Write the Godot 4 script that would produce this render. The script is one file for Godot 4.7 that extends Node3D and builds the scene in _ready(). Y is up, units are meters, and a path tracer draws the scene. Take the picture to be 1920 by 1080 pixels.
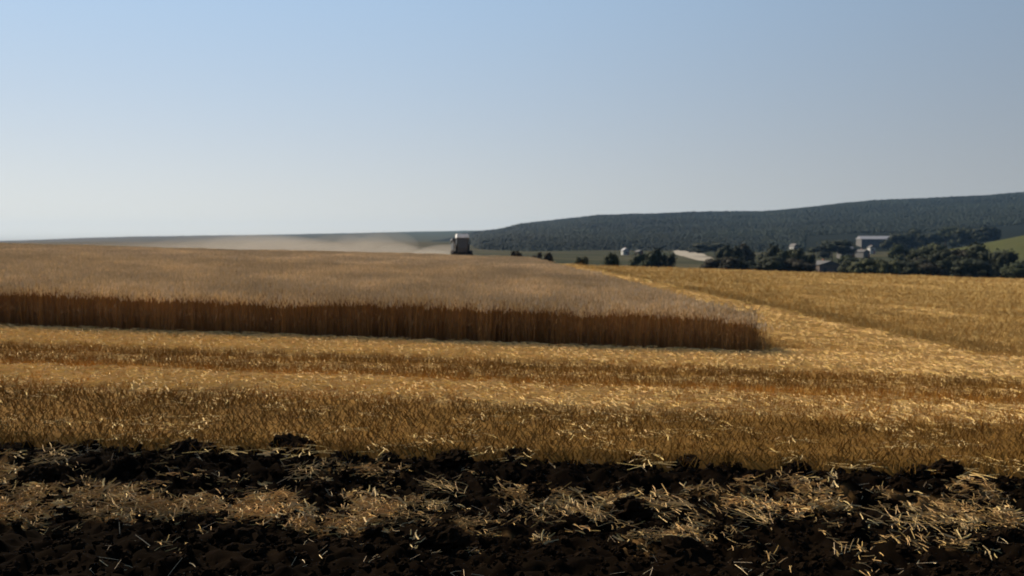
extends Node3D
# A grain field being cut: ploughed black soil in front, stubble with straw rows, a block of standing wheat, a combine in dust, a wooded hill.

const EYE := 2.4          # camera height above the field where it stands
var rng := RandomNumberGenerator.new()
var rough := FastNoiseLite.new()
var cells := FastNoiseLite.new()
var taken := {}
var M := {}

# ---------------------------------------------------------------- naming
func numbered(called: String) -> String:
	if not taken.has(called):
		taken[called] = 0
		return called
	taken[called] += 1
	return "%s_%03d" % [called, taken[called]]

func tag(o: Node, label := "", category := "", group := "", kind := "") -> Node:
	if label != "": o.set_meta("label", label)
	if category != "": o.set_meta("category", category)
	if group != "": o.set_meta("group", group)
	if kind != "": o.set_meta("kind", kind)
	return o

func thing(called: String, at: Vector3, turn := 0.0) -> Node3D:
	var o := Node3D.new()
	o.name = numbered(called)
	add_child(o, true)
	o.position = at
	o.rotation.y = turn
	return o

func part(called: String, mesh: Mesh, mat: Material, parent: Node, at := Vector3.ZERO, rot := Vector3.ZERO) -> MeshInstance3D:
	var o := MeshInstance3D.new()
	o.name = numbered(called) if parent == self else called
	o.mesh = mesh
	o.material_override = mat
	o.position = at
	o.rotation = rot
	parent.add_child(o, true)
	return o

func stuff(called: String, mesh: Mesh, mat: Material, places: Array, tints: Array, label: String, category: String) -> void:
	var mm := MultiMesh.new()
	mm.transform_format = MultiMesh.TRANSFORM_3D
	mm.use_colors = true
	mm.mesh = mesh
	mm.instance_count = places.size()
	var b := PackedFloat32Array()
	b.resize(places.size() * 16)
	var k := 0
	for i in places.size():
		var t: Transform3D = places[i]
		var c: Color = tints[i]
		b[k] = t.basis.x.x; b[k + 1] = t.basis.y.x; b[k + 2] = t.basis.z.x; b[k + 3] = t.origin.x
		b[k + 4] = t.basis.x.y; b[k + 5] = t.basis.y.y; b[k + 6] = t.basis.z.y; b[k + 7] = t.origin.y
		b[k + 8] = t.basis.x.z; b[k + 9] = t.basis.y.z; b[k + 10] = t.basis.z.z; b[k + 11] = t.origin.z
		b[k + 12] = c.r; b[k + 13] = c.g; b[k + 14] = c.b; b[k + 15] = 1.0
		k += 16
	mm.buffer = b
	var o := MultiMeshInstance3D.new()
	o.name = numbered(called)
	o.multimesh = mm
	o.material_override = mat
	add_child(o, true)
	tag(o, label, category, "", "stuff")

# ---------------------------------------------------------------- shapes
func paint(c: Color, r := 0.9, metal := 0.0, spec := 0.3) -> StandardMaterial3D:
	var m := StandardMaterial3D.new()
	m.albedo_color = c.linear_to_srgb()
	m.roughness = r
	m.metallic = metal
	m.metallic_specular = spec
	return m

func tinted(r := 0.9, spec := 0.2) -> StandardMaterial3D:
	var m := paint(Color(1, 1, 1), r, 0.0, spec)
	m.vertex_color_use_as_albedo = true
	m.cull_mode = BaseMaterial3D.CULL_DISABLED
	return m

func box(x: float, y: float, z: float) -> BoxMesh:
	var b := BoxMesh.new()
	b.size = Vector3(x, y, z)
	return b

func drum(r: float, h: float, n := 20, r2 := -1.0) -> CylinderMesh:
	var c := CylinderMesh.new()
	c.bottom_radius = r
	c.top_radius = r if r2 < 0.0 else r2
	c.height = h
	c.radial_segments = n
	c.rings = 1
	return c

func loft(low: Array, high: Array) -> ArrayMesh:   # two quads of corners (same order, seen from above clockwise) joined into a closed solid
	var st := SurfaceTool.new()
	st.begin(Mesh.PRIMITIVE_TRIANGLES)
	st.set_smooth_group(-1)
	var n := low.size()
	for i in n:
		var j := (i + 1) % n
		for v in [low[i], high[j], high[i], low[i], low[j], high[j]]: st.add_vertex(v)
	for i in range(1, n - 1):
		for v in [high[0], high[i], high[i + 1], low[0], low[i + 1], low[i]]: st.add_vertex(v)
	st.generate_normals()
	return st.commit()

func gable(w: float, h: float, d: float) -> PrismMesh:
	var p := PrismMesh.new()
	p.size = Vector3(w, h, d)
	return p

func ribbon(st: SurfaceTool, a: Vector3, b: Vector3, side: Vector3, w0: float, w1: float, c: Color) -> void:
	var n := (b - a).cross(side).normalized()
	st.set_color(c)
	st.set_normal(n)
	var p := [a - side * w0 * 0.5, a + side * w0 * 0.5, b + side * w1 * 0.5, b - side * w1 * 0.5]
	for k in [0, 1, 2, 0, 2, 3]: st.add_vertex(p[k])

func begin() -> SurfaceTool:
	var st := SurfaceTool.new()
	st.begin(Mesh.PRIMITIVE_TRIANGLES)
	return st

func wheat_clump(r: float, n: int, fat: float) -> ArrayMesh:
	var st := begin()
	for i in n:
		var p := Vector3(rng.randf_range(-r, r), 0, rng.randf_range(-r, r))
		var h := rng.randf_range(0.62, 0.78)
		var lean := Vector3(rng.randf_range(-0.09, 0.09), 0, rng.randf_range(-0.09, 0.09))
		var top := p + lean + Vector3(0, h, 0)
		var a := rng.randf() * TAU
		var side := Vector3(cos(a), 0, sin(a))
		var g := rng.randf_range(0.8, 1.15)
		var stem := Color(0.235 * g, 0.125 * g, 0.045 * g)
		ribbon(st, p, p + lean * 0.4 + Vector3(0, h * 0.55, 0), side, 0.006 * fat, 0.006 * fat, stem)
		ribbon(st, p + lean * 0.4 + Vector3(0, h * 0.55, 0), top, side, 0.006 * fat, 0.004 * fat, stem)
		# nodding ear: two crossed leaves with a droop
		var ear := Color(0.68 * g, 0.545 * g, 0.355 * g)
		var nod := Vector3(cos(a * 1.7), 0, sin(a * 1.7)) * rng.randf_range(0.02, 0.05)
		var mid := top + nod * 0.5 + Vector3(0, 0.045, 0)
		var tip := top + nod * 1.4 + Vector3(0, 0.085, 0)
		for s in [side, Vector3(-side.z, 0, side.x)]:
			ribbon(st, top, mid, s, 0.006 * fat, 0.017 * fat, ear)
			ribbon(st, mid, tip, s, 0.017 * fat, 0.004 * fat, ear)
		# dry leaf blades
		for q in 2:
			var b := rng.randf() * TAU
			var out := Vector3(cos(b), 0, sin(b))
			var from := p + lean * 0.3 + Vector3(0, h * rng.randf_range(0.25, 0.7), 0)
			var to := from + out * rng.randf_range(0.06, 0.14) + Vector3(0, rng.randf_range(-0.08, 0.07), 0)
			ribbon(st, from, to, Vector3(-out.z, 0, out.x), 0.009 * fat, 0.002, Color(0.23 * g, 0.13 * g, 0.05 * g))
	return st.commit()

func stubble_clump(r: float, n: int, fat: float) -> ArrayMesh:
	var st := begin()
	for i in n:
		var p := Vector3(rng.randf_range(-r, r), -0.02, rng.randf_range(-r, r))
		var h := rng.randf_range(0.06, 0.15)
		var top := p + Vector3(rng.randf_range(-0.08, 0.08), h, rng.randf_range(-0.08, 0.08))
		var a := rng.randf() * TAU
		var side := Vector3(cos(a), 0, sin(a))
		var g := rng.randf_range(0.85, 1.1)
		ribbon(st, p, top, side, 0.007 * fat, 0.006 * fat, Color(g, g, g))
		ribbon(st, p, top, Vector3(-side.z, 0, side.x), 0.007 * fat, 0.006 * fat, Color(g, g, g))
	return st.commit()

func straw_clump(r: float, n: int, fat: float, lift: float, longest: float) -> ArrayMesh:
	var st := begin()
	for i in n:
		var p := Vector3(rng.randf_range(-r, r), rng.randf_range(0.0, lift), rng.randf_range(-r, r))
		var a := rng.randf() * TAU
		var dir := Vector3(cos(a), rng.randf_range(-0.12, 0.3), sin(a)).normalized()
		var side := dir.cross(Vector3.UP).normalized()
		var up := side.cross(dir)
		var l := rng.randf_range(0.35, 1.0) * longest
		var bend := Vector3(rng.randf_range(-0.3, 0.3), rng.randf_range(-0.3, 0.15), rng.randf_range(-0.3, 0.3))
		var m := p + dir * l * 0.5
		var e := m + (dir + bend).normalized() * l * 0.5
		var g := rng.randf_range(0.8, 1.15)
		var c := Color(g, g * rng.randf_range(0.93, 1.02), g * rng.randf_range(0.8, 1.05))
		for s in [side, up]:
			ribbon(st, p, m, s, 0.006 * fat, 0.007 * fat, c)
			ribbon(st, m, e, s, 0.007 * fat, 0.005 * fat, c)
	return st.commit()

func lump(seed_: int, bumps: float, flat: float, n := 14) -> ArrayMesh:   # an uneven clod or canopy
	var f := FastNoiseLite.new()
	f.seed = seed_
	f.noise_type = FastNoiseLite.TYPE_CELLULAR
	f.cellular_return_type = FastNoiseLite.RETURN_DISTANCE
	f.frequency = 0.8
	var f2 := FastNoiseLite.new()
	f2.seed = seed_ + 9
	f2.frequency = 1.6
	f2.fractal_octaves = 3
	var st := begin()
	st.set_smooth_group(-1)
	var rows := []
	for i in n + 1:
		var row := []
		var la := PI * i / n
		for j in n * 2 + 1:
			var lo := TAU * (j % (n * 2)) / (n * 2)
			var v := Vector3(sin(la) * cos(lo), cos(la), sin(la) * sin(lo))
			var q := 1.0 + bumps * (f.get_noise_3dv(v * 1.4) + 0.9 * f2.get_noise_3dv(v * 1.5))
			row.append(v * q * Vector3(1, flat, 1))
		rows.append(row)
	for i in n:
		for j in n * 2:
			var a: Vector3 = rows[i][j]; var b: Vector3 = rows[i][j + 1]; var c: Vector3 = rows[i + 1][j + 1]; var d: Vector3 = rows[i + 1][j]
			for v in [a, b, c, a, c, d]: st.add_vertex(v)
	st.generate_normals()
	return st.commit()

func crown_mesh(seed_: int, wide: float, lobes: int) -> ArrayMesh:   # one unit high, its foot at y = 0.12
	var r := RandomNumberGenerator.new()
	r.seed = seed_
	var st := begin()
	var low: Mesh = SphereMesh.new()
	low.radius = 1.0; low.height = 2.0; low.radial_segments = 8; low.rings = 5
	var core: Array = low.surface_get_arrays(0)
	var cv: PackedVector3Array = core[Mesh.ARRAY_VERTEX]
	var cn: PackedVector3Array = core[Mesh.ARRAY_NORMAL]
	var ci: PackedInt32Array = core[Mesh.ARRAY_INDEX]
	for k in lobes:
		var y := r.randf_range(0.30, 0.84)
		var reach := wide * 0.5 * (1.0 - pow(absf(y - 0.48) / 0.5, 2.0) * 0.75)
		var a := r.randf() * TAU
		var at := Vector3(cos(a) * reach * r.randf_range(0.2, 0.8), y, sin(a) * reach * r.randf_range(0.2, 0.8))
		var s := r.randf_range(0.12, 0.2)
		var g := r.randf_range(0.75, 1.3)
		st.set_color(Color(g, g, g) * 0.85)
		for q in ci:
			st.set_normal(cn[q])
			st.add_vertex(at + cv[q] * s * 0.72 * (1.0 + 0.25 * rough.get_noise_3dv(cv[q] * 40.0 + at * 90.0)))
		for q in 110:
			var d := Vector3(r.randf_range(-1, 1), r.randf_range(-1, 1), r.randf_range(-1, 1)).normalized()
			var p := at + d * s * r.randf_range(0.7, 1.22)
			var side := d.cross(Vector3(r.randf_range(-1, 1), r.randf_range(-1, 1), r.randf_range(-1, 1))).normalized()
			var lie := (d.cross(side) + d * r.randf_range(-0.6, 0.6)).normalized()
			var h := r.randf_range(0.8, 1.25) * g
			var w := r.randf_range(0.018, 0.036)
			ribbon(st, p - lie * w, p + lie * w, side, w * 1.6, w * 0.5, Color(h, h, h * 0.9))
	return st.commit()

# ---------------------------------------------------------------- the land
func sm(a: float, b: float, x: float) -> float:
	return smoothstep(a, b, x)

func crest(x: float) -> float:
	return lerpf(88.0, 102.0, sm(-60.0, 5.0, x)) - 4.0 * sm(15.0, 60.0, x)

func ridge(u: float) -> float:     # height of the far ridge along the bearing u = x / d
	return 4.0 + 16.0 * sm(-0.62, -0.40, u) + 9.0 * sm(-0.45, -0.15, u) + 11.0 * sm(-0.25, 0.02, u)

func land(x: float, d: float) -> float:
	var field := -0.03 * clampf(x, -170.0, 170.0)
	var h := field
	if d > 20.0:
		h += 0.07 * rough.get_noise_2d(x * 2.0, d * 2.0) * sm(20.0, 40.0, d)
	var t := d - crest(x)
	if t > 0.0:
		var floor_ := -3.9 - 1.0 * sm(0.0, 90.0, x) + 2.2 * sm(0.0, -80.0, x)
		h = lerpf(h, floor_, sm(-10.0, 62.0, t))
		h += 3.6 * sm(230.0, 700.0, d)
		# green rise on the right
		var u := x / d
		h += 15.0 * sm(0.44, 0.68, u) * sm(210.0, 430.0, d)
		h += ridge(u) * sm(700.0, 2900.0, d) * (0.3 + 0.7 * sm(700.0, 2900.0, d))
		h += 1.3 * rough.get_noise_2d(x * 0.25, d * 0.25) * sm(150.0, 400.0, d)
	return h

func wheat_front(x: float) -> float:
	return 20.45 - 0.045 * x + 0.18 * rough.get_noise_2d(x * 14.0, 90.0)

func wheat_side(d: float) -> float:
	return 6.1 - 0.052 * (d - 20.6)

func in_wheat(x: float, d: float) -> bool:
	return d > wheat_front(x) and x < wheat_side(d)

func straw_share(x: float, d: float) -> float:   # 0 standing stubble, 1 loose straw laid in rows
	var e := d + 0.05 * x + 0.55 * rough.get_noise_2d(x * 5.0, d * 6.0)
	var s := sm(17.1, 18.0, e) * (1.0 - sm(20.9, 21.7, e))
	s = maxf(s, sm(12.7, 13.4, e) * (1.0 - sm(14.4, 15.2, e)) * (0.95 - 0.45 * sm(-1.0, 5.0, x)))
	s = maxf(s, 0.3 * sm(15.6, 16.0, e) * (1.0 - sm(16.3, 16.8, e)))
	# row beside the cut edge
	var off := x - (11.1 - 0.06 * (d - 21.0)) + 0.35 * rough.get_noise_2d(d * 4.0, 7.0)
	var beside := sm(-4.6, -3.4, off) * (1.0 - sm(-0.4, 0.15, off)) * sm(20.0, 22.5, d)
	s = maxf(s, beside * 0.72)
	s = maxf(s, sm(-1.6, -0.9, off) * (1.0 - sm(-0.3, 0.1, off)) * sm(20.3, 21.6, d))
	if off > 0.2:
		s = maxf(s, 0.4 * sm(0.1, 0.5, rough.get_noise_2d(off * 3.0, d * 1.4)) * sm(20.0, 24.0, d))
	return s

func groove(x: float, d: float) -> float:   # taller uncut strip along the old edge; its shadow line is painted into the colours
	var off := x - (11.1 - 0.06 * (d - 21.0))
	return sm(0.2, 0.5, off) * (1.0 - sm(1.3, 2.0, off)) * sm(20.0, 23.0, d)

func ground_color(x: float, d: float) -> Color:
	var n := 0.5 + 0.5 * rough.get_noise_2d(x * 14.0, d * 14.0)
	if d < crest(x) + 12.0:
		var c := Color(0.30, 0.165, 0.045).lerp(Color(0.48, 0.34, 0.155), straw_share(x, d))
		c = c.lerp(Color(0.11, 0.075, 0.025), groove(x, d) * 0.22)  # shadow along the strip darkened into the ground colour
		c *= lerpf(0.6, 1.0, sm(12.2, 13.4, d + 0.05 * x))  # near band darker: weathered stubble, with shade among the stalks painted in
		if d > 24.0:
			c = c.lerp(Color(0.38, 0.25, 0.095), 0.6 * sm(24.0, 60.0, d))
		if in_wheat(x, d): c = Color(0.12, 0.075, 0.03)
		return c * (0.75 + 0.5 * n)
	var u := x / d
	var p := rough.get_noise_2d(x * 0.35 + 500.0, d * 0.8)
	var v := Color(0.040, 0.044, 0.022).lerp(Color(0.075, 0.068, 0.038), sm(-0.15, 0.3, p))
	v = v.lerp(Color(0.075, 0.08, 0.028), sm(0.42, 0.5, u) * sm(220.0, 300.0, d) * (1.0 - sm(560.0, 700.0, d)))
	v = v.lerp(Color(0.115, 0.095, 0.065), sm(0.0, -0.2, u) * 0.75)
	v = v.lerp(Color(0.05, 0.062, 0.035), sm(-0.5, -0.02, u) * sm(450.0, 2600.0, d) * 0.9)
	return v * (0.8 + 0.4 * n)

func sheet(xs: Callable, ds: Array, cols: int, height: Callable, tint: Callable) -> ArrayMesh:
	var v := PackedVector3Array()
	var c := PackedColorArray()
	var n := PackedVector3Array()
	var ix := PackedInt32Array()
	for i in ds.size():
		for j in cols + 1:
			var x: float = xs.call(float(j) / cols, ds[i])
			v.append(Vector3(x, height.call(x, ds[i]), -ds[i]))
			c.append(tint.call(x, ds[i]))
	var w := cols + 1
	for i in ds.size():
		for j in w:
			var a := v[i * w + maxi(j - 1, 0)]
			var b := v[i * w + mini(j + 1, cols)]
			var e := v[maxi(i - 1, 0) * w + j]
			var f := v[mini(i + 1, ds.size() - 1) * w + j]
			n.append((b - a).cross(f - e).normalized())
			if i < ds.size() - 1 and j < cols:
				var k := i * w + j
				ix.append_array([k, k + w, k + w + 1, k, k + w + 1, k + 1])
	var m := ArrayMesh.new()
	var arrays := []
	arrays.resize(Mesh.ARRAY_MAX)
	arrays[Mesh.ARRAY_VERTEX] = v
	arrays[Mesh.ARRAY_NORMAL] = n
	arrays[Mesh.ARRAY_COLOR] = c
	arrays[Mesh.ARRAY_INDEX] = ix
	m.add_surface_from_arrays(Mesh.PRIMITIVE_TRIANGLES, arrays)
	return m

func soil_height(x: float, d: float) -> float:
	var e := d + 0.014 * x + 0.25 * rough.get_noise_2d(x * 9.0, d * 4.0)
	var h := -0.185 + 0.13 * sm(8.9, 9.5, e) * (1.0 - sm(9.75, 10.3, e))
	h += 0.13 * (1.0 - sm(6.6, 7.5, e)) - 0.06 * sm(10.0, 10.6, e)
	var k := (1.0 - 0.9 * sm(10.0, 10.7, e))
	h += k * (0.15 * cells.get_noise_2d(x * 1.0, d * 1.0) + 0.10 + 0.075 * rough.get_noise_2d(x * 60.0, d * 60.0) + 0.045 * rough.get_noise_2d(x * 210.0, d * 210.0))
	return -0.03 * x + h - 0.09 * sm(10.1, 10.9, e)

func coded(c: Color) -> Color:
	return Color(pow(c.r, 1.0 / 2.2), pow(c.g, 1.0 / 2.2), pow(c.b, 1.0 / 2.2))

func chaff(x: float, d: float) -> float:    # where straw and chaff lie on the soil
	var mid := 8.4 + 0.3 * rough.get_noise_2d(x * 5.0, 3.0)
	var p := 0.10 + 0.95 * rough.get_noise_2d(x * 15.0 + 40.0, d * 20.0) + 0.45 * rough.get_noise_2d(x * 26.0, d * 34.0)
	return sm(0.0, 0.22, p - 0.26 * pow(absf(d - mid) / (0.9 if d > mid else 0.72), 2.0))

func soil_color(x: float, d: float) -> Color:
	var n := 0.5 + 0.5 * rough.get_noise_2d(x * 40.0, d * 40.0)
	var c := Color(0.004, 0.0026, 0.0016).lerp(Color(0.012, 0.0077, 0.0046), n * n)
	return coded(c.lerp(Color(0.20, 0.118, 0.048), 0.75 * chaff(x, d) * sm(0.35, 0.6, n + 0.25 * rough.get_noise_2d(x * 90.0, d * 90.0))))

# a spot from the bearing (in pixels of a 1920 wide frame) and the distance
func spot(px: float, d: float) -> Vector3:
	var x := (px - 960.0) / 1662.0 * d
	return Vector3(x, land(x, d), -d)

func sky_picture() -> Image:
	var w := 512
	var h := 256
	var im := Image.create(w, h, false, Image.FORMAT_RGBAF)
	var sun := Vector3(-sin(deg_to_rad(44.0)) * cos(deg_to_rad(37.0)), sin(deg_to_rad(37.0)), -cos(deg_to_rad(44.0)) * cos(deg_to_rad(37.0)))
	for j in h:
		var e := (0.5 - (j + 0.5) / h) * PI
		for i in w:
			var a := (i + 0.5) / w * TAU
			var dir := Vector3(sin(a) * cos(e), sin(e), -cos(a) * cos(e))
			var g := rad_to_deg(acos(clampf(dir.dot(sun), -1, 1)))
			var deg := maxf(rad_to_deg(e), 0.0)
			var low := exp(-pow(deg / 10.5, 1.25))
			var c := Vector3(0.335, 0.53, 0.79).lerp(Vector3(0.745, 0.765, 0.765), low)
			c = c.lerp(Vector3(0.17, 0.33, 0.66), sm(12.0, 75.0, deg))
			var bright := 0.366 + 0.662 * exp(-pow(maxf(g - 24.0, 0.0) / 46.5, 2.0)) + 0.9 * exp(-pow(g / 15.0, 2.0))
			c *= bright
			c *= Vector3.ONE.lerp(Vector3(1.045, 1.015, 0.945), low * low)
			c += Vector3(0.13, 0.105, 0.05) * low * low * exp(-pow(maxf(g - 20.0, 0.0) / 34.0, 2.0))
			if e < 0.0: c = Vector3(0.30, 0.27, 0.22)
			im.set_pixel(i, j, Color(c.x, c.y, c.z))
	return im

func _ready() -> void:
	# ---- camera, sky, sun, exposure
	var cam := Camera3D.new()
	cam.name = "camera"
	cam.position = Vector3(0, EYE, 0)
	cam.rotation_degrees = Vector3(-2.93, 0, 0)
	cam.fov = 36.0
	cam.near = 0.1
	cam.far = 6000.0
	add_child(cam)
	cam.current = true
	var lens := CameraAttributesPhysical.new()     # a phone camera that missed its focus a little
	lens.frustum_focal_length = 36.93
	lens.frustum_focus_distance = 4.0
	lens.frustum_near = 0.1
	lens.frustum_far = 6000.0
	lens.exposure_aperture = 3.8
	cam.attributes = lens
	var env := Environment.new()
	env.background_mode = Environment.BG_SKY
	var pano := PanoramaSkyMaterial.new()
	pano.energy_multiplier = 1.0 / 1.85
	pano.panorama = ImageTexture.create_from_image(sky_picture())
	env.sky = Sky.new()
	env.sky.sky_material = pano
	env.tonemap_mode = Environment.TONE_MAPPER_LINEAR
	env.tonemap_exposure = 1.85
	env.fog_enabled = true
	env.fog_mode = Environment.FOG_MODE_EXPONENTIAL
	env.fog_density = 0.000075
	env.fog_light_color = Color(0.60, 0.79, 1.0)
	env.volumetric_fog_enabled = true
	env.volumetric_fog_density = 0.0
	env.sdfgi_enabled = true
	env.ssao_enabled = true
	env.ssil_enabled = true
	var we := WorldEnvironment.new()
	we.name = "world"
	we.environment = env
	add_child(we)
	var sun := DirectionalLight3D.new()
	sun.name = "sun"
	sun.rotation = Vector3(deg_to_rad(-37.0), deg_to_rad(180.0 + 44.0), 0)
	sun.light_energy = 1.6
	sun.light_color = Color(1.0, 0.93, 0.82)
	sun.light_angular_distance = 0.5
	sun.shadow_enabled = true
	add_child(sun)

	rng.seed = 11
	rough.seed = 5
	rough.frequency = 0.03
	rough.fractal_octaves = 3
	cells.seed = 3
	cells.noise_type = FastNoiseLite.TYPE_CELLULAR
	cells.cellular_return_type = FastNoiseLite.RETURN_DISTANCE2_SUB
	cells.frequency = 2.6
	materials()
	build_land()
	build_crops()
	build_soil()
	build_far()
	build_combine()

func materials() -> void:
	var grain := NoiseTexture2D.new()
	var gn := FastNoiseLite.new()
	gn.seed = 21
	gn.frequency = 0.05
	gn.fractal_octaves = 5
	gn.fractal_gain = 0.7
	grain.noise = gn
	grain.width = 512
	grain.height = 512
	grain.seamless = true
	var ramp := Gradient.new()
	ramp.set_color(0, Color(0.62, 0.60, 0.56))
	ramp.set_color(1, Color(1, 1, 1))
	grain.color_ramp = ramp
	M.ground = tinted(1.0, 0.1)
	M.ground.albedo_texture = grain
	M.ground.uv1_triplanar = true
	M.ground.uv1_world_triplanar = true
	M.ground.uv1_scale = Vector3(0.7, 0.7, 0.7)
	M.soil = tinted(1.0, 0.05)
	M.soil.vertex_color_is_srgb = true      # very dark tones need the finer steps
	M.soil.albedo_texture = grain
	M.soil.uv1_triplanar = true
	M.soil.uv1_world_triplanar = true
	M.soil.uv1_scale = Vector3(2.3, 2.3, 2.3)
	M.crop = tinted(0.85, 0.2)
	M.leaf = tinted(0.8, 0.25)
	M.straw = tinted(0.85, 0.2)
	M.straw.albedo_color = Color(0.56, 0.41, 0.20).linear_to_srgb()
	M.bark = paint(Color(0.06, 0.045, 0.03), 1.0)
	M.clod = paint(Color(0.012, 0.0078, 0.0048), 1.0, 0.0, 0.05)
	M.clod.albedo_texture = grain
	M.clod.uv1_triplanar = true
	M.clod.uv1_scale = Vector3(1.2, 1.2, 1.2)

func build_land() -> void:
	var ds := []
	var d := -40.0
	while d < 8.0:
		ds.append(d)
		d += 4.0
	d = 8.0
	while d < 3600.0:
		ds.append(d)
		d += maxf(0.22, d * 0.012)
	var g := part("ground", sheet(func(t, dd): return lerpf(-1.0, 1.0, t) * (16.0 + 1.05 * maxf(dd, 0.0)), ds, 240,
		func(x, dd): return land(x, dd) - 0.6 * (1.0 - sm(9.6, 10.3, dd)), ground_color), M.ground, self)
	tag(g, "", "", "", "structure")

	# the wooded hill behind the village
	var sky_px := [[820, 434], [880, 431], [930, 427], [975, 417], [1100, 405], [1280, 397], [1430, 392], [1500, 386], [1640, 374], [1750, 367], [1840, 362], [1920, 357], [2150, 352], [2500, 350], [2900, 360]]
	var top := func(u: float) -> float:
		var px := 960.0 + u * 1662.0
		for k in sky_px.size() - 1:
			if px <= sky_px[k + 1][0]:
				var y := lerpf(sky_px[k][1], sky_px[k + 1][1], clampf((px - sky_px[k][0]) / float(sky_px[k + 1][0] - sky_px[k][0]), 0, 1))
				return EYE + (455.0 - y) / 1662.0 * 1300.0 - 4.0
		return 70.0
	var hill_h := func(x: float, dd: float) -> float:
		var u := x / dd
		var k := pow(clampf((dd - 430.0) / 870.0, 0.0, 1.0), 1.25) * (1.0 - 0.5 * sm(1300.0, 1900.0, dd))
		var foot := land(x, dd) - 5.0 - 25.0 * (1.0 - sm(-0.085, -0.03, u)) + 5.0 * sm(440.0, 560.0, dd) * sm(0.62, 0.5, u)
		var ends := sm(-0.09, -0.01, u)
		return foot + maxf(0.0, float(top.call(u)) - foot) * k * (0.75 + 0.25 * ends) + 4.0 * k * rough.get_noise_2d(x * 0.12, dd * 0.12) * ends
	var hs := []
	for i in 41: hs.append(430.0 + 1470.0 * i / 40.0)
	var hill := part("hill", sheet(func(t, dd): return lerpf(-0.09, 1.1, t) * dd, hs, 150, hill_h,
		func(_x, _d): return Color(0.015, 0.019, 0.012)), M.ground, self)
	tag(hill, "", "", "", "structure")
	var places := []
	var tints := []
	for i in 95000:
		var dd := rng.randf_range(480.0, 1480.0)
		var u := rng.randf_range(-0.06, 0.9)
		if u < 0.0 and rng.randf() < 0.3: continue
		if u > 0.33 and dd < 640.0: continue
		var x := u * dd
		var s := rng.randf_range(2.0, 3.1) * clampf(dd / 1150.0, 0.45, 1.0)
		places.append(Transform3D(Basis(Vector3.UP, rng.randf() * TAU).scaled(Vector3(s, s * rng.randf_range(0.7, 1.05), s)), Vector3(x, float(hill_h.call(x, dd)) + s * 0.15, -dd)))
		var wood := 0.5 + 0.5 * rough.get_noise_2d(x * 0.3, dd * 0.2)
		var g2 := rng.randf_range(0.92, 1.08) * lerpf(0.72, 1.75, wood * wood)
		tints.append(Color(0.016 * g2, 0.021 * g2, 0.0145 * g2))
	stuff("woodland", lump(4, 0.35, 1.0, 5), M.crop, places, tints, "dark hazy woodland covering the long hill behind the village", "woodland")

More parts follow.
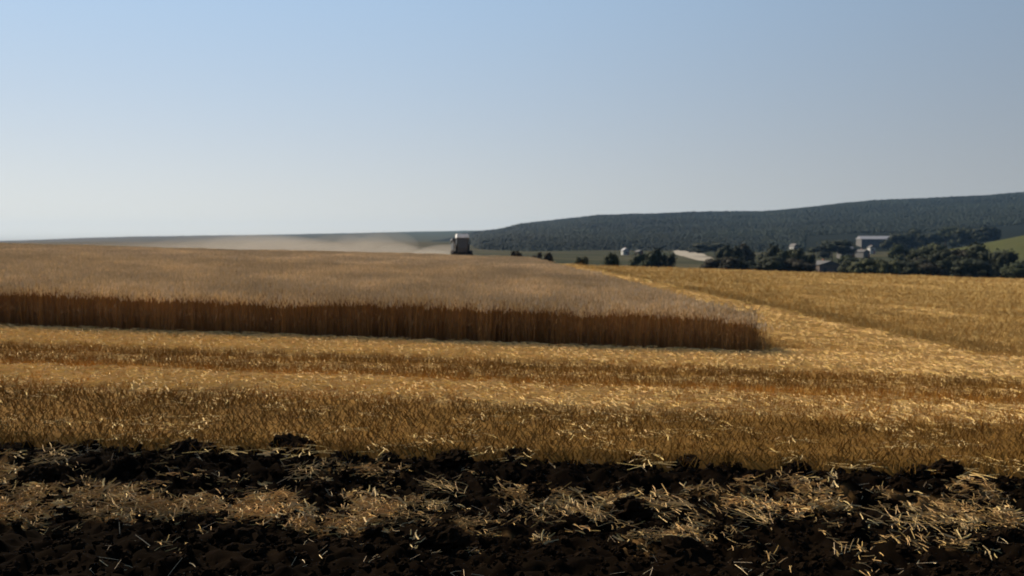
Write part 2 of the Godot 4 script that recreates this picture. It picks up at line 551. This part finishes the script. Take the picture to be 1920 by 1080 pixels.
func build_crops() -> void:
	# standing wheat: fine clumps near, wider ones further away
	var near_ := []
	var near_c := []
	var far_ := []
	var far_c := []
	var x := -44.0
	while x < 7.0:
		var d := wheat_front(x)
		while d < 48.0:
			var px := x + rng.randf_range(-0.16, 0.16)
			var pd := d + rng.randf_range(-0.16, 0.16)
			d += 0.25
			if not in_wheat(px, pd) or absf(px) > 1.0 * pd: continue
			var s := rng.randf_range(1.14, 1.34) * (1.0 + 0.14 * rough.get_noise_2d(px * 8.0, pd * 8.0))
			s *= lerpf(rng.randf_range(0.55, 0.85), 1.0, sm(0.0, 1.3, wheat_side(pd) - px))      # lodged and thin at the corner
			near_.append(Transform3D(Basis(Vector3.UP, rng.randf() * TAU).scaled(Vector3(1, s, 1)), Vector3(px, land(px, pd), -pd)))
			var g := rng.randf_range(0.85, 1.12) * (1.0 + 0.25 * rough.get_noise_2d(px * 6.0, pd * 3.0))
			near_c.append(Color(g, g, g))
		x += 0.25
	x = -120.0
	while x < 6.0:
		var d := 47.5
		while d < 165.0:
			var px := x + rng.randf_range(-0.4, 0.4)
			var pd := d + rng.randf_range(-0.4, 0.4)
			d += 0.7
			if not in_wheat(px, pd) or absf(px) > 0.85 * pd: continue
			var s := rng.randf_range(0.96, 1.06) * (1.0 + 0.10 * rough.get_noise_2d(px * 4.0, pd * 4.0))
			far_.append(Transform3D(Basis(Vector3.UP, rng.randf() * TAU).scaled(Vector3(1, s, 1)), Vector3(px, land(px, pd), -pd)))
			var g := rng.randf_range(0.85, 1.12) * (1.0 + 0.25 * rough.get_noise_2d(px * 3.0, pd * 1.5))
			far_c.append(Color(g, g, g))
		x += 0.7
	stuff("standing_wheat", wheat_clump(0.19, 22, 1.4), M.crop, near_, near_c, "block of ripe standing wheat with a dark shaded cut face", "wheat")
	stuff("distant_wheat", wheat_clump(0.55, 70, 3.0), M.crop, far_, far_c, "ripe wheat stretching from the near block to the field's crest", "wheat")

	# stubble and loose straw
	var st := []
	var st_c := []
	var sw := []
	var sw_c := []
	var d := 9.75
	while d < 128.0:
		var s := maxf(1.0, d / 20.0)
		var half := 0.72 * d + 3.0
		var xx := -half
		while xx < half:
			xx += 0.22 * s * rng.randf_range(0.7, 1.3)
			if in_wheat(xx, d) or d > crest(xx) + 6.0: continue
			var px := xx
			var pd := d + rng.randf_range(-0.05, 0.05) * s
			var share := straw_share(px, pd)
			var y := land(px, pd)
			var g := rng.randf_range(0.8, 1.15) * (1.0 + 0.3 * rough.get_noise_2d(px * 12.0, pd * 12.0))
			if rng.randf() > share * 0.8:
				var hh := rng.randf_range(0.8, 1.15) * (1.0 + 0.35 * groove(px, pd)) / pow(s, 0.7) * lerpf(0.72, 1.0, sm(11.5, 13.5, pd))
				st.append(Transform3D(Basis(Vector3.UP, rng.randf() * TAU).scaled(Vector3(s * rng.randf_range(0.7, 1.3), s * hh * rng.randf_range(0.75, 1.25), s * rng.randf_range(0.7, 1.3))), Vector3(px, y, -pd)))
				g *= lerpf(0.47, 1.0, sm(12.2, 13.4, pd + 0.05 * px)) * (1.0 - 0.38 * sm(15.0, 15.6, pd + 0.05 * px) * (1.0 - sm(17.0, 17.8, pd + 0.05 * px)))  # dark bands: weathered near stubble, and shade between stalks put into the tint
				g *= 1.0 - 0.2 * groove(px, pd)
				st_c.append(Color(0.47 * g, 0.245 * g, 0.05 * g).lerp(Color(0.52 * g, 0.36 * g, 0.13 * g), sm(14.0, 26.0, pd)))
			if rng.randf() < (0.16 if pd > 20.0 else 0.06) + share * 0.95:
				var hh := (0.5 + 0.7 * share) / pow(s, 0.6)
				sw.append(Transform3D(Basis(Vector3.UP, rng.randf() * TAU).scaled(Vector3(s, s * hh, s)), Vector3(px, y, -pd)))
				g = rng.randf_range(0.85, 1.15)
				sw_c.append(Color(0.72 * g, 0.545 * g, 0.25 * g))
		d += 0.15 * s
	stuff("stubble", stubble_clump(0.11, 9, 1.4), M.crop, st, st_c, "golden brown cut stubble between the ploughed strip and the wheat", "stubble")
	stuff("loose_straw", straw_clump(0.17, 12, 1.5, 0.10, 0.32), M.crop, sw, sw_c, "pale loose straw lying in rows over the stubble", "straw")

func build_soil() -> void:
	var ds := []
	var d := -8.0
	while d < 5.0:
		ds.append(d)
		d += 0.5
	while d < 10.75:
		ds.append(d)
		d += 0.045
	var g := part("ploughed_soil", sheet(func(t, _dd): return lerpf(-12.5, 12.5, t), ds, 520, soil_height, soil_color), M.soil, self)
	tag(g, "", "", "", "structure")
	var kinds := []
	for i in 4: kinds.append(lump(30 + i, 0.42, 0.66))
	# crumbs
	var places := []
	var tints := []
	for i in 9000:
		var dd := rng.randf_range(5.8, 10.5)
		var x := rng.randf_range(-9.5, 9.5)
		var s := 0.014 + 0.055 * pow(rng.randf(), 2.5)
		places.append(Transform3D(Basis.from_euler(Vector3(rng.randf() * 0.7, rng.randf() * TAU, rng.randf() * 0.7)).scaled(Vector3(s, s, s)), Vector3(x, soil_height(x, dd) + s * 0.25, -dd)))
		var t := rng.randf_range(0.7, 1.5)
		tints.append(coded(Color(0.012 * t, 0.0078 * t, 0.0048 * t)))
	stuff("soil_crumbs", lump(40, 0.5, 0.7, 6), M.soil, places, tints, "small black crumbs of soil over the ploughed strip", "soil")
	# clods large enough to tell apart: bearing, distance, size, label
	var clods := [
		[545, 10.0, 0.27, "largest black clod on the far edge of the ploughed strip, left of centre"],
		[640, 9.75, 0.21, "black clod just right of the largest clod on the ploughed edge"],
		[725, 9.7, 0.16, "small rounded clod in the gap between two larger clods on the ploughed edge"],
		[335, 9.75, 0.26, "broad black clod with a pale slab of earth leaning on it"],
		[375, 9.95, 0.16, "greyish slanted slab of earth leaning on a broad black clod"],
		[150, 9.95, 0.2, "dark clod on the ploughed edge nearest the left side of the photo"],
		[850, 9.75, 0.24, "domed black clod near the middle of the ploughed edge"],
		[968, 9.95, 0.19, "upright black clod poking above the ploughed edge at the centre"],
		[1290, 9.9, 0.2, "black clod on the ploughed edge, first to the right of centre"],
		[1500, 9.85, 0.19, "flat dark clod on the ploughed edge below the far corner of the wheat"],
		[1725, 9.85, 0.23, "tall dark clod with dry straw on its crown on the right ploughed edge"],
		[1785, 9.75, 0.2, "round black clod right beside the tall straw-topped clod"],
		[1190, 8.45, 0.22, "black clod lying among the scattered straw right of centre"],
		[1600, 8.1, 0.2, "dark clod in a hollow between two bundles of straw"],
		[830, 7.35, 0.24, "black clod in front of the straw strip at the bottom centre"],
		[1290, 7.0, 0.25, "big black clod at the bottom of the view, right of the upright stalk"],
		[440, 7.2, 0.26, "wide black clod at the bottom left in front of the straw"],
		[1010, 8.8, 0.15, "small dark clod in the straw below the centre of the ploughed edge"],
		[60, 8.9, 0.2, "black clod half buried beside pale straw at the far left"],
		[1840, 7.9, 0.18, "dark clod among sparse stalks at the far right"]]
	for i in clods.size():
		var c: Array = clods[i]
		var x: float = (c[0] - 960.0) / 1662.0 * c[1]
		var s: float = c[2]
		var o := part("soil_clod", kinds[i % 4], M.clod, self, Vector3(x, soil_height(x, c[1]) + s * 0.22, -c[1]), Vector3(rng.randf_range(-0.3, 0.3), rng.randf() * TAU, rng.randf_range(-0.3, 0.3)))
		o.scale = Vector3(s * rng.randf_range(0.9, 1.2), s * rng.randf_range(0.75, 1.0), s)
		tag(o, c[3], "clod", "large clods on the ploughed strip")
	# straw scattered over the soil
	places = []
	tints = []
	for i in 3400:
		var x := rng.randf_range(-9.0, 9.0)
		var dd := 8.35 + rng.randfn() * 0.55
		if rng.randf() < 0.12: dd = rng.randf_range(6.0, 9.9)
		if dd < 5.8 or dd > 9.9 or rng.randf() > 0.07 + chaff(x, dd): continue
		var s := rng.randf_range(0.7, 1.2)
		places.append(Transform3D(Basis.from_euler(Vector3(rng.randf_range(-0.4, 0.4), rng.randf() * TAU, rng.randf_range(-0.4, 0.4))).scaled(Vector3(s, s, s)), Vector3(x, soil_height(x, dd) + 0.01, -dd)))
		var t := rng.randf_range(0.6, 1.2)
		t *= 0.75 + 0.8 * maxf(0.0, rough.get_noise_2d(x * 16.0 + 9.0, dd * 20.0))
		tints.append(Color(0.58 * t, 0.40 * t, 0.17 * t))
	stuff("scattered_straw", straw_clump(0.11, 13, 1.0, 0.06, 0.15), M.crop, places, tints, "dry straw scattered in the furrow of the black soil", "straw")
	# broader husks and matted straw in the same patches
	places = []
	tints = []
	for i in 1300:
		var x := rng.randf_range(-9.0, 9.0)
		var dd := 8.4 + rng.randfn() * 0.6
		if dd < 6.0 or dd > 9.8 or rng.randf() > 0.04 + chaff(x, dd) * 0.6: continue
		var s := rng.randf_range(0.6, 1.3)
		places.append(Transform3D(Basis.from_euler(Vector3(rng.randf_range(-0.5, 0.5), rng.randf() * TAU, rng.randf_range(-0.5, 0.5))).scaled(Vector3(s, s, s)), Vector3(x, soil_height(x, dd) + 0.02, -dd)))
		var t := rng.randf_range(0.6, 1.2)
		tints.append(Color(0.60 * t, 0.46 * t, 0.25 * t))
	stuff("straw_husks", straw_clump(0.08, 7, 1.7, 0.05, 0.11), M.crop, places, tints, "broad pale husks and matted straw on the black soil", "straw")
	# bundles of straw that stand out one by one
	var bundle := straw_clump(0.15, 64, 0.8, 0.11, 0.20)
	var bundles := [
		[95, 9.35, 1.0, 0.2, "pale heap of straw on the soil at the far left below the ploughed edge"],
		[235, 7.95, 1.1, 1.3, "spiky pale straw bundle low on the left of the furrow"],
		[565, 9.25, 0.9, 0.4, "small upright bundle of straw right below the largest clod"],
		[830, 8.9, 1.1, 2.0, "straw bundle caught under the domed clod near the middle"],
		[1115, 8.2, 1.0, 0.9, "light bundle of straw with stalks pointing up, right of the middle"],
		[1245, 8.5, 1.5, 2.6, "widest golden heap of straw on the soil, right of the middle"],
		[1425, 8.3, 1.1, 1.7, "tangled straw bundle left of the hollow with a dark clod"],
		[1715, 8.2, 1.3, 0.6, "combed sheaf of pale straw right of the hollow with a dark clod"]]
	for b in bundles:
		var x: float = (b[0] - 960.0) / 1662.0 * b[1]
		var o := part("straw_bundle", bundle, M.straw, self, Vector3(x, soil_height(x, b[1]) + 0.02, -b[1]), Vector3(0.15, b[3], 0.1))
		o.scale = Vector3.ONE * b[2]
		tag(o, b[4], "straw", "straw bundles on the ploughed strip")
	places = []
	tints = []
	for i in 300:
		var x := rng.randf_range(-9.0, 9.0)
		var dd := rng.randf_range(6.2, 10.2)
		var t := rng.randf_range(0.7, 1.25)
		var b := Basis.from_euler(Vector3(rng.randf_range(-0.7, 0.7), rng.randf() * TAU, rng.randf_range(-0.7, 0.7)))
		places.append(Transform3D(b.scaled(Vector3(1, 1, 1) * rng.randf_range(0.6, 1.1)), Vector3(x, soil_height(x, dd), -dd)))
		tints.append(Color(0.60 * t, 0.48 * t, 0.30 * t))
	stuff("stray_stalks", straw_clump(0.07, 3, 0.8, 0.03, 0.2), M.crop, places, tints, "single dry stalks standing out of the black soil", "straw")

func tree(called: String, mesh: Mesh, mat: Material, px: float, d: float, h: float, wide: float, label: String, group: String, category := "tree") -> void:
	var o := thing(called, spot(px, d) - Vector3(0, 0.1, 0), rng.randf() * TAU)
	var cr := part("crown", mesh, mat, o)
	cr.scale = Vector3(wide, h * 1.12, wide)
	cr.position.y = -0.12 * h
	var tr := part("trunk", M.trunk, M.bark, o, Vector3(0, h * 0.25, 0))
	tr.scale = Vector3(h * 0.03, h * 0.5, h * 0.03)
	tag(o, label, category, group)

func build_far() -> void:
	M.trunk = drum(1.0, 1.0, 7, 0.6)
	var leaf := []
	for c in [Color(0.017, 0.021, 0.009), Color(0.026, 0.033, 0.013), Color(0.046, 0.05, 0.021), Color(0.022, 0.018, 0.009)]:
		var m := tinted(0.8, 0.25)
		m.albedo_color = c.linear_to_srgb()
		leaf.append(m)
	var crowns := []
	for i in 5: crowns.append(crown_mesh(70 + i, 1.0, 16 + i))
	# bearing, distance, height, width, crown, leaf, name, label, group
	var edge := "shrubs along the far edge of the field"
	var grove := "trees between the field and the village"
	var list := [
		[968, 108, 468, 1.9, 0, 3, "shrub", "low dark shrub at the field's edge nearest the combine", edge],
		[1007, 109, 473, 1.7, 1, 3, "shrub", "left half of a pair of low dark shrubs right of the combine", edge],
		[1026, 109, 474, 1.7, 2, 3, "shrub", "right half of a pair of low dark shrubs right of the combine", edge],
		[1092, 114, 479, 2.2, 3, 2, "shrub", "flat olive shrub between the dark pair and the small white house", edge],
		[1147, 118, 474, 2.4, 4, 1, "shrub", "dark green shrub just left of the small white house", edge],
		[1212, 150, 469, 5.8, 0, 1, "bush", "round green bush just right of the small white house", edge],
		[1240, 150, 466, 4.9, 1, 0, "bush", "dark bush at the upper end of the pale track, on its left", edge],
		[1340, 400, 455, 26.0, 2, 0, "tree", "dark spreading tree above the lower end of the pale track", grove],
		[1366, 185, 458, 6.0, 3, 0, "tree", "dark tree immediately right of the pale track's lower end", grove],
		[1396, 200, 458, 6.0, 1, 3, "tree", "brownish tree low between two taller dark trees", grove],
		[1445, 180, 459, 5.4, 4, 0, "tree", "dark tree left of the narrow white gable", grove],
		[1478, 175, 463, 5.6, 0, 1, "tree", "dark green tree below the narrow white gable", grove],
		[1508, 172, 466, 4.8, 1, 0, "tree", "dark tree next to the pinkish house, on its left", grove],
		[1560, 340, 452, 20.0, 2, 0, "tree", "wide dark tree behind the pinkish house", grove],
		[1590, 205, 476, 6.0, 3, 1, "tree", "low green tree between the pinkish house and the long white roof", grove],
		[1628, 145, 484, 7.2, 4, 2, "bush", "low green bush at the field's edge below the long white roof", edge],
		[1660, 143, 486, 4.9, 0, 2, "bush", "pale olive bush right of the low green bush at the field's edge", edge],
		[1692, 240, 458, 9.0, 1, 1, "tree", "green tree at the right end of the long white roof", grove],
		[1716, 165, 470, 8.0, 2, 0, "tree", "nearly black tree at the field's edge left of the olive tree", grove],
		[1748, 215, 455, 9.5, 3, 2, "tree", "olive tree lighter than its dark neighbours", grove],
		[1765, 158, 470, 7.4, 4, 0, "tree", "low dark tree in front of the olive tree", grove],
		[1806, 168, 464, 7.0, 0, 3, "tree", "brownish dark tree left of the big round dark tree", grove],
		[1850, 163, 459, 8.8, 1, 0, "tree", "big round dark tree against the green hillside", grove],
		[1887, 158, 472, 4.8, 2, 0, "tree", "smaller dark tree leaning out right of the big round tree", grove],
		[1915, 148, 488, 8.1, 3, 1, "bush", "dark green bush at the field's edge at the far right", edge],
		[1950, 148, 480, 8.1, 4, 1, "bush", "green bush beyond the right edge of the view", edge],
		[1352, 150, 480, 7.2, 0, 3, "bush", "dark bush at the field's edge touching the pale track's lower end", edge],
		[1384, 152, 482, 7.2, 1, 0, "bush", "low dark bush at the field's edge below the brownish tree", edge],
		[1440, 150, 482, 7.8, 2, 0, "bush", "low dark bush at the field's edge, first left of the narrow gable", edge],
		[1490, 150, 483, 8.7, 3, 3, "bush", "brownish low bush at the field's edge under the narrow white gable", edge],
		[1602, 150, 487, 6.7, 4, 0, "bush", "dark low bush at the field's edge right of the pinkish house", edge],
		[1700, 150, 484, 8.7, 0, 0, "bush", "almost black low bush at the field's edge left of the olive tree", edge],
		[1738, 150, 486, 8.1, 1, 3, "bush", "brown black low bush at the field's edge below the olive tree", edge],
		[1830, 150, 486, 9.3, 2, 0, "bush", "low dark bush at the field's edge under the big round tree", edge],
		[1690, 470, 436, 20.0, 0, 0, "tree", "dark far tree above the right end of the long white roof", "row of far trees above the green hillside"],
		[1728, 480, 431, 20.0, 1, 0, "tree", "second far tree from the left above the green hillside", "row of far trees above the green hillside"],
		[1772, 480, 427, 20.0, 2, 1, "tree", "middle far tree of the row above the green hillside", "row of far trees above the green hillside"],
		[1812, 470, 425, 18.0, 3, 0, "tree", "tallest far tree at the top of the green hillside", "row of far trees above the green hillside"],
		[1846, 460, 425, 16.0, 4, 0, "tree", "last far tree to the right above the green hillside", "row of far trees above the green hillside"]]
	for t in list:
		var tall: float = EYE + (455.0 - t[2]) / 1662.0 * t[1] - spot(t[0], t[1]).y
		tree(t[6], crowns[t[4]], leaf[t[5]], t[0], t[1], tall / 0.95, t[3], t[7], t[8], "shrub" if t[6] == "shrub" else "bush" if t[6] == "bush" else "tree")

	# pale track coming down the far slope
	var trk := begin()
	var a := [[1256, 520.0], [1266, 455.0], [1286, 390.0], [1310, 335.0], [1338, 285.0]]
	var b := [[1266, 520.0], [1318, 455.0], [1334, 390.0], [1340, 335.0], [1344, 285.0]]
	for i in 4:
		for k in 6:
			var p := []
			for f in [k / 6.0, (k + 1) / 6.0]:
				for side in [a, b]:
					var q := spot(lerpf(side[i][0], side[i + 1][0], f), lerpf(side[i][1], side[i + 1][1], f))
					p.append(q + Vector3(0, 0.12, 0))
			for v in [p[0], p[1], p[3], p[0], p[3], p[2]]:
				trk.set_normal(Vector3.UP)
				trk.set_color(Color(0.36, 0.33, 0.28))
				trk.add_vertex(v)
	tag(part("dirt_track", trk.commit(), M.ground, self), "", "", "", "structure")

	# village
	var white := paint(Color(0.32, 0.32, 0.31), 0.8)
	var cream := paint(Color(0.12, 0.095, 0.083), 0.9)
	var grey := paint(Color(0.10, 0.097, 0.093), 0.9)
	var tin := paint(Color(0.20, 0.20, 0.21), 0.6, 0.0, 0.3)
	var slate := paint(Color(0.07, 0.067, 0.064), 0.8)
	var dark := paint(Color(0.03, 0.032, 0.035), 0.3, 0.0, 0.5)
	var brick := paint(Color(0.22, 0.10, 0.07), 0.9)
	# bearing, distance, lift, width, wall height, roof height, depth, turn, wall, roof, label
	var houses := [
		[1172, 420, 0.0, 3.0, 2.6, 1.2, 4.0, 0.15, white, tin, "small white house left of the round green bush"],
		[1198, 400, 0.0, 2.4, 1.9, 0.8, 3.0, 0.4, cream, slate, "tiny cream shed between the white house and the green bush"],
		[1488, 450, 0.0, 2.5, 4.4, 1.5, 6.0, 0.1, white, slate, "narrow house showing a tall white gable above the dark trees"],
		[1643, 520, 0.0, 21.0, 6.9, 1.8, 8.0, 0.0, grey, tin, "long low barn under a pale metal roof"],
		[1633, 440, 0.0, 2.6, 3.4, 1.0, 4.0, 0.0, white, slate, "small white gable in front of the long pale-roofed barn"],
		[1585, 360, 0.0, 5.4, 3.2, 1.7, 5.0, 0.0, grey, tin, "grey house with a short pale roof left of the long barn"],
		[1617, 370, 0.0, 3.2, 2.6, 1.0, 5.0, 0.3, grey, slate, "little grey house between the short pale roof and the white gable"],
		[1546, 200, 0.0, 5.2, 2.4, 0.9, 6.0, 0.1, cream, slate, "pinkish house with a grey roof at the field's edge among dark trees"]]
	for s in houses:
		var at := spot(s[0], s[1])
		var w: float = s[3]
		var wh: float = s[4] + s[2]
		var dp: float = s[6]
		var o := thing("house" if w < 15.0 else "barn", at - Vector3(0, 0.2, 0), s[7])
		part("wall", box(w, wh, dp), s[8], o, Vector3(0, wh * 0.5, 0))
		var long_roof := w > dp * 0.95
		var rf := part("roof", gable(dp + 0.6, s[5], w + 0.5) if long_roof else gable(w + 0.5, s[5], dp + 0.6), s[9], o, Vector3(0, wh + s[5] * 0.5 + 0.003, 0), Vector3(0, PI / 2 if long_roof else 0.0, 0))
		if w < 15.0 and w > 2.4: part("chimney", box(0.5, 1.0, 0.5), brick, rf, Vector3(0.3, s[5] * 0.35, w * 0.2 if long_roof else -dp * 0.2))
		var n := int(maxf(1.0, w / 2.6))
		for i in n:
			var x := (i + 0.5) / n * w - w * 0.5
			part("window", box(0.8, 0.9, 0.08), dark, o, Vector3(x, wh - 1.1, dp * 0.5 + 0.02))
		part("door", box(0.7, 1.8, 0.08), brick, o, Vector3(w * 0.5 - 0.6, 0.95, dp * 0.5 + 0.03))
		tag(o, s[10], "house" if w < 15.0 else "barn", "houses of the village below the hill" if w < 15.0 else "")

func build_combine() -> void:
	var at := spot(864, 106.0)
	var o := thing("combine_harvester", at, deg_to_rad(8.0))    # +z is its front
	o.scale = Vector3(0.70, 0.92, 0.9)
	var body := paint(Color(0.035, 0.04, 0.05), 0.5, 0.0, 0.5)
	var tank := paint(Color(0.10, 0.10, 0.10), 0.6)
	var white := paint(Color(0.80, 0.80, 0.78), 0.5)
	var rubber := paint(Color(0.02, 0.02, 0.02), 0.95)
	var rim := paint(Color(0.35, 0.27, 0.06), 0.5)
	var steel := paint(Color(0.12, 0.11, 0.10), 0.5, 0.5)
	var gold := paint(Color(0.16, 0.09, 0.035), 0.7)
	var glass := paint(Color(0.075, 0.085, 0.105), 0.7, 0.0, 0.2)
	var lamp := paint(Color(0.5, 0.5, 0.48), 0.3)
	part("body", loft([Vector3(-1.3, 0.9, -3.6), Vector3(1.3, 0.9, -3.6), Vector3(1.3, 0.9, 1.3), Vector3(-1.3, 0.9, 1.3)], [Vector3(-1.4, 2.75, -3.0), Vector3(1.4, 2.75, -3.0), Vector3(1.4, 2.75, 1.3), Vector3(-1.4, 2.75, 1.3)]), body, o)
	part("grain_tank", loft([Vector3(-1.25, 2.753, -2.0), Vector3(1.25, 2.753, -2.0), Vector3(1.25, 2.753, 0.6), Vector3(-1.25, 2.753, 0.6)], [Vector3(-1.45, 3.45, -2.2), Vector3(1.45, 3.45, -2.2), Vector3(1.45, 3.45, 0.7), Vector3(-1.45, 3.45, 0.7)]), tank, o)
	part("straw_hood", loft([Vector3(-1.1, 0.8, -4.6), Vector3(1.1, 0.8, -4.6), Vector3(1.1, 0.8, -3.55), Vector3(-1.1, 0.8, -3.55)], [Vector3(-1.1, 1.5, -4.3), Vector3(1.1, 1.5, -4.3), Vector3(1.1, 2.4, -3.4), Vector3(-1.1, 2.4, -3.4)]), body, o)
	var cab := part("cab", loft([Vector3(-0.85, 1.75, 1.305), Vector3(0.85, 1.75, 1.305), Vector3(0.8, 1.75, 2.75), Vector3(-0.8, 1.75, 2.75)], [Vector3(-0.95, 3.5, 1.2), Vector3(0.95, 3.5, 1.2), Vector3(0.95, 3.5, 2.95), Vector3(-0.95, 3.5, 2.95)]), body, o)
	part("windscreen", loft([Vector3(-0.72, 2.2, 2.83), Vector3(0.72, 2.2, 2.83), Vector3(0.72, 2.2, 2.85), Vector3(-0.72, 2.2, 2.85)], [Vector3(-0.82, 3.42, 2.97), Vector3(0.82, 3.42, 2.97), Vector3(0.82, 3.42, 2.99), Vector3(-0.82, 3.42, 2.99)]), glass, cab)
	part("side_window", box(0.02, 1.1, 1.2), glass, cab, Vector3(0.955, 2.85, 2.1))
	part("side_window", box(0.02, 1.1, 1.2), glass, cab, Vector3(-0.955, 2.85, 2.1))
	var rf := part("cab_roof", loft([Vector3(-1.05, 3.503, 1.1), Vector3(1.05, 3.503, 1.1), Vector3(1.05, 3.503, 3.2), Vector3(-1.05, 3.503, 3.2)], [Vector3(-0.95, 3.98, 1.2), Vector3(0.95, 3.98, 1.2), Vector3(0.95, 3.98, 3.05), Vector3(-0.95, 3.98, 3.05)]), white, o)
	for x in [-0.8, -0.4, 0.4, 0.8]: part("headlight", box(0.2, 0.12, 0.06), lamp, rf, Vector3(x, 3.62, 3.18))
	for s in [-1.0, 1.0]:
		part("mirror", box(0.08, 0.45, 0.25), rubber, cab, Vector3(1.2 * s, 2.9, 2.95))
		var w := part("front_wheel", drum(0.95, 0.7, 24), rubber, o, Vector3(1.45 * s, 0.95, 1.2), Vector3(0, 0, PI / 2))
		part("rim", drum(0.5, 0.72, 18), rim, w)
		w = part("rear_wheel", drum(0.6, 0.45, 20), rubber, o, Vector3(1.25 * s, 0.6, -2.7), Vector3(0, 0, PI / 2))
		part("rim", drum(0.32, 0.47, 16), rim, w)
		part("railing", box(0.04, 0.9, 1.4), steel, o, Vector3(1.2 * s, 2.3, 1.9))
	part("feeder_house", loft([Vector3(-0.7, 0.4, 1.4), Vector3(0.7, 0.4, 1.4), Vector3(0.7, 0.25, 3.6), Vector3(-0.7, 0.25, 3.6)], [Vector3(-0.7, 1.5, 1.4), Vector3(0.7, 1.5, 1.4), Vector3(0.7, 0.95, 3.6), Vector3(-0.7, 0.95, 3.6)]), body, o)
	part("unloading_auger", drum(0.2, 4.6, 14), body, o, Vector3(-1.3, 3.2, -1.6), Vector3(PI / 2 - 0.05, 0, 0))
	part("exhaust_pipe", drum(0.08, 0.7, 10), steel, o, Vector3(0.9, 3.1, -2.6))
	part("ladder", box(0.08, 1.6, 0.5), steel, o, Vector3(-1.55, 1.3, 2.3), Vector3(0, 0, 0.15))
	var hd := part("header", loft([Vector3(-2.3, 0.15, 3.6), Vector3(2.3, 0.15, 3.6), Vector3(2.3, 0.1, 4.9), Vector3(-2.3, 0.1, 4.9)], [Vector3(-2.3, 0.95, 3.6), Vector3(2.3, 0.95, 3.6), Vector3(2.3, 0.2, 4.9), Vector3(-2.3, 0.2, 4.9)]), gold, o)
	for s in [-1.0, 1.0]: part("crop_divider", loft([Vector3(2.3 * s - 0.06, 0.1, 3.6), Vector3(2.3 * s + 0.06, 0.1, 3.6), Vector3(2.3 * s + 0.03, 0.1, 5.6), Vector3(2.3 * s - 0.03, 0.1, 5.6)], [Vector3(2.3 * s - 0.06, 1.2, 3.6), Vector3(2.3 * s + 0.06, 1.2, 3.6), Vector3(2.3 * s + 0.03, 0.3, 5.6), Vector3(2.3 * s - 0.03, 0.3, 5.6)]), gold, hd)
	for k in 6:
		var an := TAU * k / 6.0
		part("reel_bat", box(4.4, 0.08, 0.05), steel, hd, Vector3(0, 0.72 + 0.4 * cos(an), 4.7 + 0.4 * sin(an)), Vector3(an, 0, 0))
	tag(o, "combine harvester with white cab roof coming through the wheat, dust behind it", "combine harvester")

	# dust drifting away to the left
	var dust := thing("dust_cloud", spot(700, 124.0))
	var r := RandomNumberGenerator.new()
	r.seed = 4
	for k in 36:
		var t := (k + r.randf()) / 36.0                  # 0 at the machine, 1 far to the left
		var wide := lerpf(5.0, 26.0, t) * r.randf_range(0.7, 1.4)
		var high := (1.4 + 2.4 * sin(PI * pow(t, 0.6))) * r.randf_range(0.65, 1.25)
		var f := FogVolume.new()
		f.name = "dust_puff"
		f.shape = RenderingServer.FOG_VOLUME_SHAPE_ELLIPSOID
		f.size = Vector3(wide, high, r.randf_range(5.0, 10.0))
		f.position = spot(lerpf(842.0, 60.0, pow(t, 1.25)), lerpf(119.0, 106.0, t) + r.randf_range(-4.0, 7.0)) + Vector3(0, 0.6 + high * r.randf_range(0.2, 0.42), 0) - dust.position
		f.rotation.z = r.randf_range(-0.05, 0.09)
		var fm := FogMaterial.new()
		fm.albedo = Color(0.84, 0.80, 0.745)
		fm.density = 0.9 * lerpf(0.085, 0.0025, pow(t, 0.42)) * r.randf_range(0.6, 1.3)
		f.material = fm
		dust.add_child(f, true)
	tag(dust, "pale dust drifting left behind the combine over the wheat", "dust", "", "stuff")
